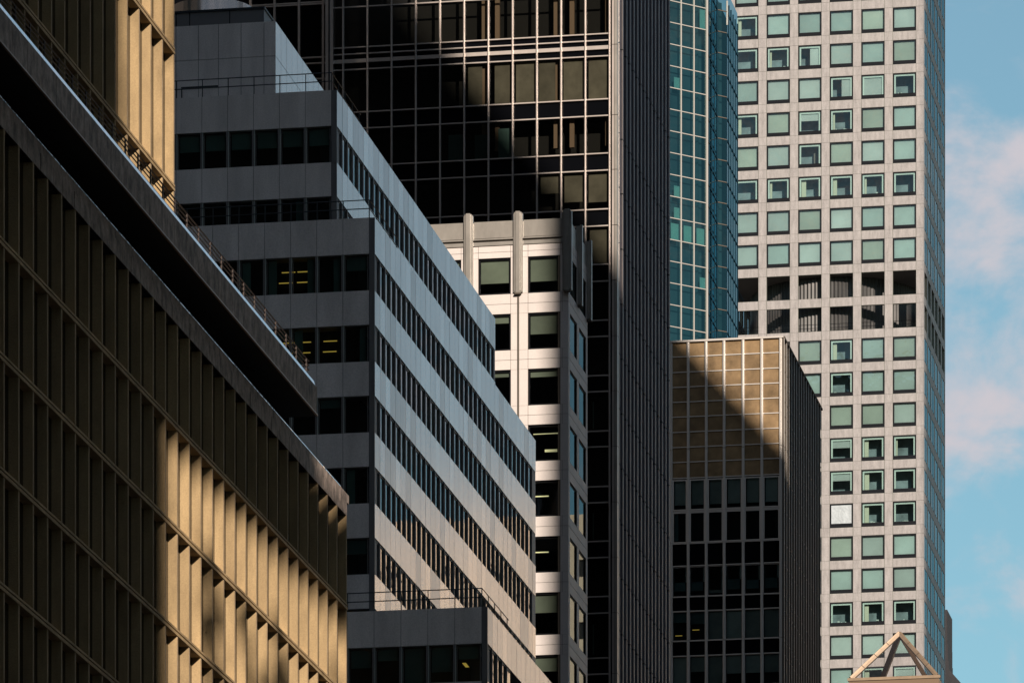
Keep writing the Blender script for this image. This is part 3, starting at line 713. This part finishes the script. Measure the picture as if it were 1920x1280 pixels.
# ================================================================== 6. dark tower block with silver mullions
def prism_tower():
    Y0 = 537.6; X0 = at_y(1468, Y0); root = thing('silver_mullion_tower', 'flat topped dark office block with bright silver vertical mullions and blank bronze upper panels', 'office building', (X0, Y0, 0))
    F = Face(root, X0, Y0, 0); G = Face(root, X0, Y0, 90); Z = lambda y: F.Z(1448, y); top = F.Z(1467, 630)
    mu = [F.S(x) for x in (1464, 1428.7, 1393.7, 1358, 1324.5, 1290.7, 1258.7, 1225)]
    s0 = mu[-1]; Ls = G.S(1539.5)
    core = MB(); core.box(s0, -.8, -Ls, -.8, 0, top - .5, M['core']); F.put('interior', core)
    py = [632, 661, 690, 718, 746, 774, 802.5, 831, 859, 889]
    pan = []
    for a, b in zip(py[:-1], py[1:]):
        for k in range(7):
            x0, x1 = mu[k + 1], mu[k]; pan.append((x0, Z(b), MB().box(.1, x1 - x0 - .1, -.6, -.04, .04, Z(a) - Z(b) - .0, M['louvre']), []))
    scatter(F, 'blank_panel', pan)
    sp = MB()
    for (a, b) in ((1013, 1053), (1113, 1138), (1196, 1222), (1280, 1310)): sp.box(s0, -.1, -.7, -.1, Z(b), Z(a), M['spandrel_black'])
    sp.box(s0, -.1, -.7, -.1, 0, Z(1310), M['spandrel_black']); F.put('spandrel', sp)
    it = []; rr = random.Random(4)
    for (a, b, kind) in ((892, 950, 0), (953, 1011, 1), (1056, 1111, 2), (1140, 1194, 3), (1224, 1280, 4)):
        h = round(Z(a) - Z(b), 3)
        for k in range(7):
            x0, x1 = mu[k + 1], mu[k]; W = round(x1 - x0, 3)
            mb = window(W - .24, h, -.03, .1 if kind < 2 else .03, M['silver'], M['glass_prism'], proud=.08 if kind < 2 else 0)
            kids = []
            def bl(x0_, x1_, f, m): kids.append(('blind', MB().box(W * x0_, W * x1_, -.3, -.25, h * (1 - f), h - .05, M[m])))
            if kind == 0: bl(.1, .74, .8, 'blind_grey')
            elif kind == 1:
                if k == 5: bl(.1, .3, .9, 'blind_teal_dark')
            elif kind == 2: bl(.06, .8, rr.choice([.45, .5, .9]), 'blind_grey'); bl(.07, .72, .8, 'blind_teal_dark')
            elif kind == 3: bl(.05, .8, [.98, .98, .98, .98, .42, .35, .55][k], 'blind_teal_dark' if k > 3 else 'blind_grey')
            else: bl(.05, .8, rr.choice([.6, .95, .5]), 'blind_grey')
            it.append((x0 + .12, Z(b), mb, list(kids)))
            if kind == 3 and k in (4, 5): F.put('ceiling_light', MB().box(x0 + .25, x0 + .85, -.7, -.66, Z(b) + 1.0 - .45 * (k == 5), Z(b) + 1.06 - .45 * (k == 5), M['light_yellow']))
    scatter(F, 'window', it)
    js = [Z(y) for y in (831 + 5, 1011, 1195)] ; js = [0] + sorted(js) + [top - .16]
    for s in mu:
        m_ = MB()
        for a, b in zip(js[:-1], js[1:]): m_.box(-.115, .115, -.1, .14, a + .02, b - .02, M['silver']); m_.box(-.035, .035, .14, .2, a + .02, b - .02, M['silver'])
        F.put('mullion', m_, s)
    for y in py[1:] + [1012, 1054, 1112, 1139, 1195, 1223, 951.5]:
        F.put('transom', MB().box(s0, -.1, -.1, .03, -.04, .04, M['silver']), 0, Z(y))
    F.put('roof_edge', MB().box(s0, 0.06, -.6, .2, top - .16, top, M['silver']))
    # side
    sw = MB(); sw.box(.1, Ls, -.6, -.12, Z(889), top - .05, M['spandrel_black'])
    zz = [(1013, 1053), (1113, 1138), (1196, 1222)]
    for (a, b) in zz: sw.box(.1, Ls, -.6, -.12, Z(b), Z(a), M['spandrel_black'])
    sw.box(.1, Ls, -.6, -.12, 0, Z(1300), M['spandrel_black']); G.put('side_spandrel', sw)
    p = 1.6; n = int(Ls / p)
    gl = MB(); gl.pane(.1, Ls, -.08, Z(1300), top - .05, M['glass_side']); G.put('side_glazing', gl)
    for k in range(n + 1):
        m_ = MB()
        for a, b in zip(js[:-1], js[1:]): m_.box(-.1, .1, -.1, .10, a + .02, b - .02, M['beige_joint']); m_.box(-.03, .03, .10, .13, a, b, M['silver'])
        G.put('side_mullion', m_, .06 + p * k)
    tr = MB()
    for y in py[1:] + [951, 1012, 1054, 1112, 1139, 1195, 1223]: tr.box(.1, Ls, -.1, -.0, Z(y) - .05, Z(y) + .05, M['beige_joint'])
    G.put('side_transom', tr); G.put('side_roof_edge', MB().box(.0, Ls, -.6, .16, top - .16, top - .003, M['beige_joint']))
prism_tower()

# ================================================================== 7. slender concrete residential tower
def slender_tower():
    Y0 = 913.0; X0 = at_y(1732, Y0); root = thing('slender_concrete_tower', 'slender pale concrete tower with a regular grid of large square windows', 'residential tower', (X0, Y0, 0))
    F = Face(root, X0, Y0, 0); G = Face(root, X0, Y0, 90)
    cs = sorted((F.S(1674 - 59.15 * k), F.S(1717.6 - 59.15 * k)) for k in range(6))
    W = 28.5; ww = round(cs[0][1] - cs[0][0], 3); pier = -cs[-1][1]
    zt = [F.Z(1696, 13.5 + 61.68 * k) for k in range(-2, 23)]; wh = F.Z(1696, 13.5) - F.Z(1696, 58.5)
    rows = sorted((z - wh, z) for z in zt); top = rows[-1][1] + 1.5; low = rows[0][0] - 1.5
    wall = MB(); grid_wall(wall, cs, rows, -W, 0, low, top, M['concrete'], M['joint'], .45, .07, 1, .03)
    wall.box(-W, -.12, -.45, -.02, 0, low, M['concrete']); F.put('front_wall', wall)
    PS = 4.58; cg = [(pier + PS * k, pier + PS * k + ww) for k in range(6)]; Ls = W
    sw = MB(); grid_wall(sw, cg, rows, .0, Ls, low, top, M['concrete'], M['joint'], .45, .07, 1, .03)
    sw.box(.45, Ls, -.45, -.02, 0, low, M['concrete']); G.put('side_wall', sw)
    # far walls of the open floors (piers only)
    mech = (10, 11)                                                 # indices into zt: the two open floors
    za, zb = zt[11] - wh, zt[10]
    lz = MB(); rows_m = [(zt[11] - wh, zt[11]), (zt[10] - wh, zt[10])]
    bw = Face(root, X0, Y0 + W, 0); m2 = MB(); grid_wall(m2, cs, rows_m, -W, 0, za - 1.4, zb + 1.4, M['concrete'], M['joint'], .45); bw.put('rear_wall', m2)
    lw = Face(root, X0 - W, Y0, 90); m3 = MB(); grid_wall(m3, cg, rows_m, 0.5, Ls - .5, za - 1.4, zb + 1.4, M['concrete'], M['joint'], .45); lw.put('left_wall', m3)
    core = MB(); core.box(-W + .5, -.5, -W + .5, -2.2, 0, za - .4, M['room']); core.box(-W + .5, -.5, -W + .5, -2.2, zb + .25, top, M['room'])
    core.box(-W + .46, -.46, -W + .46, -.46, za - .9, za - .1, M['slate']); core.box(-W + .46, -.46, -W + .46, -.46, zb + .05, zb + .6, M['offstone'])
    F.put('core', core)
    dr = MB(); R = 12.6; n = 280; k = dr.mi(M['drum']); cxx, cyy = -W / 2 - .3, W / 2
    for z in (za - .2, zb + .1):
        for j in range(n):
            r = R + (.14 if j % 2 else 0); t = 2 * pi * j / n; dr.v.append((cxx + r * cos(t), cyy + r * sin(t), z))
    for j in range(n): b = (j + 1) % n; dr.f.append((j, b, n + b, n + j)); dr.m.append(k)
    F.put('mechanical_drum', dr)
    rails = MB()
    for z in (.55, 1.1): rails.bar((-W + .5, .4, za + z), (-.5, .4, za + z), .035, M['black_frame'])
    for j in range(24): rails.bar((-.7 - 1.17 * j, .4, za - .1), (-.7 - 1.17 * j, .4, za + 1.1), .025, M['black_frame'])
    F.put('guard_rail', rails)
    # windows
    WM = window(ww, wh, -.06, .20, M['black_frame'], M['glass_res'], .56, 0.0)
    bw_, bh = ww - .3, wh - .55
    def full(m='blind_white'): return [('blind', MB().box(.2, ww - .2, -.34, -.3, .4, wh - .18, M[m]))]
    def part(f): return [('blind', MB().box(.2, ww - .2, -.34, -.3, wh - .18 - bh * f, wh - .18, M['blind_white'])), ('reveal', reveal(0))]
    def reveal(x):
        r = MB(); r.box(.2, .42, -.24, -.12, .4, wh - .2, M['white_in']).box(ww - .42, ww - .2, -.24, -.12, .4, wh - .2, M['white_in'])
        r.box(.42, ww - .42, -.24, -.12, wh - .42, wh - .2, M['white_in']); r.box(.42, ww - .42, -.24, -.12, .4, .5, M['white_in'])
        return r
    rr = random.Random(8)
    def opened():
        r = reveal(0); q = rr.random()
        if q < .5:
            for _ in range(rr.randint(2, 4)):
                x = rr.uniform(.5, ww - .9); hh = rr.uniform(.15, .45); r.box(x, x + rr.uniform(.12, .4), -1.0, -.8, .45, .5 + hh, M['white_in'])
        if q > .35 and q < .75: r.box(.42, .42 + rr.uniform(.2, .7), -.7, -.6, .5, wh - .42, M['curtain_pale'])
        if q > .8: r.box(ww - .42 - rr.uniform(.3, 1.), ww - .42, -1.6, -1.5, .5, wh - .42, M['offstone'])
        return [('reveal', r)]
    FB, PT, OP, FO, HB = 'b', 'p', 'o', 'f', 'h'
    pat = {0: 'bbbbbb', 1: 'bbbbbb', 2: 'obbbbb', 3: 'oohbbb', 4: 'bbbhho', 5: 'obpobb', 6: 'bbobbb', 7: 'oooooo', 8: 'bbbbbb', 9: 'bbbbbb', 12: 'bbbobb', 13: 'bbbobb', 14: 'bbbbbb', 15: 'bbbpoo', 16: 'bbbpoo', 17: 'bbbfoo', 18: 'bbbbbb', 19: 'bbbbbb', 20: 'bbbooo', 21: 'bbbbbb', 22: 'bbbbop', 23: 'bbbbbb', 24: 'bbbbbb'}
    items = []
    for i, z in enumerate(zt):
        if i in mech: continue
        for j, (a, b) in enumerate(cs):
            c = pat[i - 0][j] if i in pat else 'b'
            if c == 'b': kids = full(rr.choice(['blind_white', 'blind_white', 'blind_white2', 'blind_white2', 'blind_white3']))
            elif c == 'p': kids = part(.42)
            elif c == 'o': kids = opened()
            elif c == 'f': kids = [('foil_sheet', MB().box(.24, ww - .24, -.05, -.02, .6, wh - .24, M['foil']))]
            else: kids = [('blind', MB().box(ww * .5 if j != 4 else .25, ww - .25, -.34, -.3, .42, wh - .2, M['blind_white'])), ('reveal', reveal(0))]
            if i > 10 and j < (1 if i < 13 else 2): continue
            items.append((a, z - wh, WM, kids))
    scatter(F, 'window', items, 100)
    SM = window(ww, wh, -.05, .08, M['black_frame'], M['glass_blue'], .2, .0); SM.box(ww / 2 - .05, ww / 2 + .05, -.1, -.02, .2, wh, M['black_frame'])
    items = [(a, z - wh, SM, []) for i, z in enumerate(zt) if i not in mech for (a, b) in cg]
    items.sort(key=lambda t: (t[0], abs(t[1] - 240)))
    scatter(G, 'side_window', items, 100)
slender_tower()

# ================================================================== 8. pyramid skylight on a building in front of the slender tower
def pyramid():
    Y = 600.0; xc = at_y(1687, Y); base_half = 5.2
    F = Face(None, xc, Y, 0)
    zt = F.Z(1687, 1187); zb = F.Z(1687, 1278)
    root = thing('pyramid_skylight', 'open champagne metal pyramid frame with clear glass at the foot of the concrete tower', 'skylight', (xc, Y, zb)); F.root = root
    h = zt - zb; lx, rx = F.S(1601), F.S(1762)
    # corners: near left, near right, far right, far left (plan turned a little)
    ap = Vector((0, 0, zt)); D = 9.0
    cor = [Vector((lx, -2.2, zb)), Vector((rx, -2.2, zb)), Vector((rx - 1.0, D, zb)), Vector((F.S(1634) - .9, D, zb))]
    def beam(a, b, wd, dp, m, name, j=0):
        a, b = Vector(a), Vector(b); ax = (b - a).normalized(); up = Vector((0, -1, 0)); sd = ax.cross(up).normalized(); up = sd.cross(ax).normalized()
        mb = MB(); k = mb.mi(m); n = 4; 
        for q in range(n):
            p0 = a + (b - a) * (q / n + .004); p1 = a + (b - a) * ((q + 1) / n - .004); i = len(mb.v)
            for E in (p0, p1):
                for (x, y) in ((-wd, -dp), (wd, -dp), (wd, dp), (-wd, dp)): mb.v.append(tuple(E + sd * x + up * y))
            for f in ((0, 1, 5, 4), (1, 2, 6, 5), (2, 3, 7, 6), (3, 0, 4, 7), (3, 2, 1, 0), (4, 5, 6, 7)): mb.f.append(tuple(i + t for t in f)); mb.m.append(k)
        mb.bar(a - sd * wd * .9, b - sd * wd * .9, .09, M['gold_dark'])
        F.put(name, mb)
    beam(cor[0], ap, .20, .2, M['gold'], 'rafter'); beam(cor[1], ap, .20, .2, M['gold'], 'rafter')
    beam(cor[3], ap, .24, .2, M['gold_dark'], 'rafter'); beam(cor[2], ap, .18, .15, M['gold_dark'], 'rafter')
    F.put('sill_beam', MB().box(lx - .3, rx + .3, 2.1, 2.5, zb - .22, zb + .05, M['gold']))
    mbx = MB()
    for p, q in ((0, 1), (1, 2), (3, 0)):
        i = len(mbx.v); mbx.v += [tuple(cor[p] + Vector((0, -.3, 0))), tuple(cor[q] + Vector((0, -.3, 0))), tuple(ap + Vector((0, -.3, .1)))]; mbx.f.append((i, i + 1, i + 2)); mbx.m.append(mbx.mi(M['glass_clear']))
    F.put('glass', mbx)
    b = thing('skylight_building', 'low building just under the frame that carries the champagne pyramid skylight', 'building', (xc, Y, 0)); F2 = Face(b, xc, Y, 0)
    F2.put('wall', MB().box(lx - .2, rx + .2, -D, 2.4, 0, zb - .24, M['gold_dark']))
pyramid()

# ================================================================== 9. dark building behind the slender tower
def far_block():
    Y = 1080.0; xr = at_y(1776, Y); root = thing('slate_roof_building', 'dark building with a steep slate roof behind the foot of the concrete tower', 'building', (xr, Y, 0)); F = Face(root, xr, Y, 0)
    F.put('stair_tower', MB().box(-6, 0, -8, 0, 0, F.Z(1777, 1142), M['slate']).box(-5.9, .14, -7, .3, 0, F.Z(1777, 1206), M['slate']).box(-5.8, .32, -6, .6, 0, F.Z(1777, 1239), M['slate']))
    z0 = F.Z(1774, 1249); F.put('roof', MB().poly([(-8, 0), (F.S(1803), 0), (F.S(1803), F.Z(1800, 1282)), (F.S(1774), z0), (-8, z0)], -14, 1.2, M['slate']))
far_block()

# ================================================================== setting
def setting():
    g = Face(None, 0, 0, 0)
    def st(name, mb):
        o = bpy.data.objects.new(name, mb.mesh(name)); COL.objects.link(o); o['kind'] = 'structure'
    st('ground', MB().box(-3000, 3000, -5000, 2500, -1, 0, M['ground']))
    st('road', MB().box(-44, -8, -3000, 600, 0.0, .02, M['asphalt']))
    st('pavement', MB().box(-56, -44, -3000, 600, .0, .15, M['paving']).box(-8, 2, -3000, 600, .0, .15, M['paving']))
setting()

# ================================================================== invented buildings outside the frame, added to shape sun, sky light and reflections
PHI = math.degrees(atan2(0.4472, 0.8944))
def shade_buildings():
    def blk(name, label, parts, m=M['offstone']):
        r = thing(name, label, 'building', (0, 0, 0)); F = Face(r, 0, 0, PHI); mb = MB()
        for p in parts:
            if p[0] == 'box': mb.box(p[1], p[2], -p[4], -p[3], p[5], p[6], m)
            else: mb.poly(p[1], -p[3], -p[2], m)
        F.put('wall', mb); return F
    zz = lambda zp, h: zp + CAMZ - TANE * h
    blk('brick_block', 'grey brick block across the avenue from the brown office', [('box', 31, 56.05, 45, 60, 0, zz(262, 60))])  # unseen block, added to shade the left part of the brown facade
    # invented unseen frame, its slats shaped to throw broken light on the fins
    r = thing('building_frame', 'unfinished open building frame across the avenue', 'building', (0, 0, 0)); F = Face(r, 0, 0, PHI)
    rr = random.Random(12); H = 92.0; mb = MB()
    zc = lambda e, k: zz(k + .76 * e, H)
    mb.box(55.7, 73, -H - 1, -H + 1, 0, zz(95, H), M['offstone'])
    def band(e0, e1, k0, k1): mb.poly([(e0, zc(e0, k0)), (e1, zc(e1, k0)), (e1, zc(e1, k1)), (e0, zc(e0, k1))], -H - 1, -H + 1, M['offstone'])
    band(55.7, 68.2, 107.4, 114.7); band(68.2, 72.9, 107.4, 111.6)
    mb.poly([(61.6, zc(61.6, 117.6)), (73, zc(73, 117.6)), (73, zz(215, H)), (61.6, zz(215, H))], -H - 1, -H + 1, M['offstone'])
    for i in range(44):  # slanted slats, there only to mottle the sunlight
        e = rr.uniform(56.5, 71.5); z = zc(e, rr.uniform(82, 107)); l = rr.uniform(2, 5.5); wdt = rr.uniform(.35, 1.0)
        a = rr.choice([-1.25, -1.1, 1.9, -1.45, 1.5]); dx, dz = cos(a), sin(a)
        if dz > 0 and z + dz * l > zc(e, 110): l = 1.5
        mb.poly([(e, z), (e + wdt, z), (e + wdt + dx * l, z + dz * l), (e + dx * l, z + dz * l)], -H - .4 - i * .03, -H + .4, M['offstone'])
    for i in range(5):
        e = 56.4 + i * 1.0; z = zc(e, rr.uniform(124, 136)); l = rr.uniform(3, 6)
        mb.poly([(e, z), (e + .7, z), (e + 1.5, z + l), (e + .8, z + l)], -H - .4 - i * .03, -H + .4, M['offstone'])
    F.put('frame', mb)
    blk('slab_block', 'tall slab block across the avenue from the stepped grey office', [('box', 73.2, 108.6, 118, 136, 0, zz(275, 136)), ('box', 108.6, 116.8, 120, 134, zz(272, 134), zz(330, 134))])  # unseen slab and bridge, added to shade the grey office and dark tower
    blk('gabled_tower', 'tall tower with a sloping top across the avenue',
        [('poly', [(116.8, 0), (133.3, 0), (133.3, zz(281, 200)), (121, zz(301.5, 200)), (116.8, zz(309, 200))], 185, 200), ('box', 133.3, 148, 182, 203, 0, zz(340, 203))])  # unseen, its slope shaped to cast a diagonal shadow
    blk('far_gabled_tower', 'second tower with a sloping top further up the avenue',
        [('poly', [(162, 0), (176.4, 0), (176.4, zz(325, 314)), (168, zz(337, 314)), (162, zz(345.6, 314))], 300, 314), ('box', 176.4, 190, 298, 316, 0, zz(356, 316))])  # unseen, sloped for a diagonal shadow on the bronze panels
    blk('needle_tower', 'very tall slim dark brick tower up the avenue', [('box', 316.8, 334, 430, 462, 0, zz(640, 462))], M['city'])  # unseen, added to keep direct sun off the concrete side wall
    def row(name, label, parts, m=M['offstone']):
        r = thing(name, label, 'building', (parts[0][0], parts[0][2], 0)); F = Face(r, 0, 0, 0); mb = MB()
        for (x0, x1, y0, y1, z) in parts: mb.box(x0, x1, -y1, -y0, 0, z, m)
        F.put('wall', mb)
    row('street_wall_block', 'continuous dark street wall of office blocks on the east side of the avenue', [(35, 62, -150, 0, 250), (35, 62, 1, 92, 104), (35, 62, 93.5, 117, 185), (35, 62, 230, 296, 200), (35, 62, 327, 420, 192), (62, 92, 424, 640, 200), (35, 62, 195, 229.5, 170)], M['city_light'])  # unseen blocks, added to deepen the shade by hiding sky
    row('near_side_block', 'dark office blocks on the near west side of the avenue', [(-120, -59, -220, 30, 190), (-120, -59, 34, 120, 190), (-215, -61, 130, 186, 400), (-330, -142, 300, 470, 350)], M['city'])  # unseen, added to hide sky and darken what the fronts reflect
    row('end_block', 'dark office slabs closing the view behind the camera', [(-300, 92, -150, -100, 430), (-160, 30, -420, -330, 190), (-420, -165, -300, -230, 230), (-420, -305, -140, 60, 200)], M['city'])  # unseen slabs, added so fronts and glass face less sky
    # unseen invented warm wall, added so the metal panels mirror its glow
    r = thing('limestone_hotel', 'sunlit warm limestone hotel further up the avenue', 'building', (-28, 800, 0)); F = Face(r, -28, 800, 0)
    mb = MB(); rows = [(6 + 4 * k, 8.2 + 4 * k) for k in range(45)]; cols = [(1 + 4 * k, 2.6 + 4 * k) for k in range(22)]
    mb.box(0, 92, -50, -.3, 0, 188, M['core']); 
    for (a, b) in gaps(rows, 0, 190): mb.box(0, 92, -.6, 0, a, b, M['warm_stone'])
    for (a, b) in gaps(cols, 0, 92): mb.box(a, b, -.6, .02, 0, 190, M['warm_stone'])
    F.put('wall', mb)
shade_buildings()
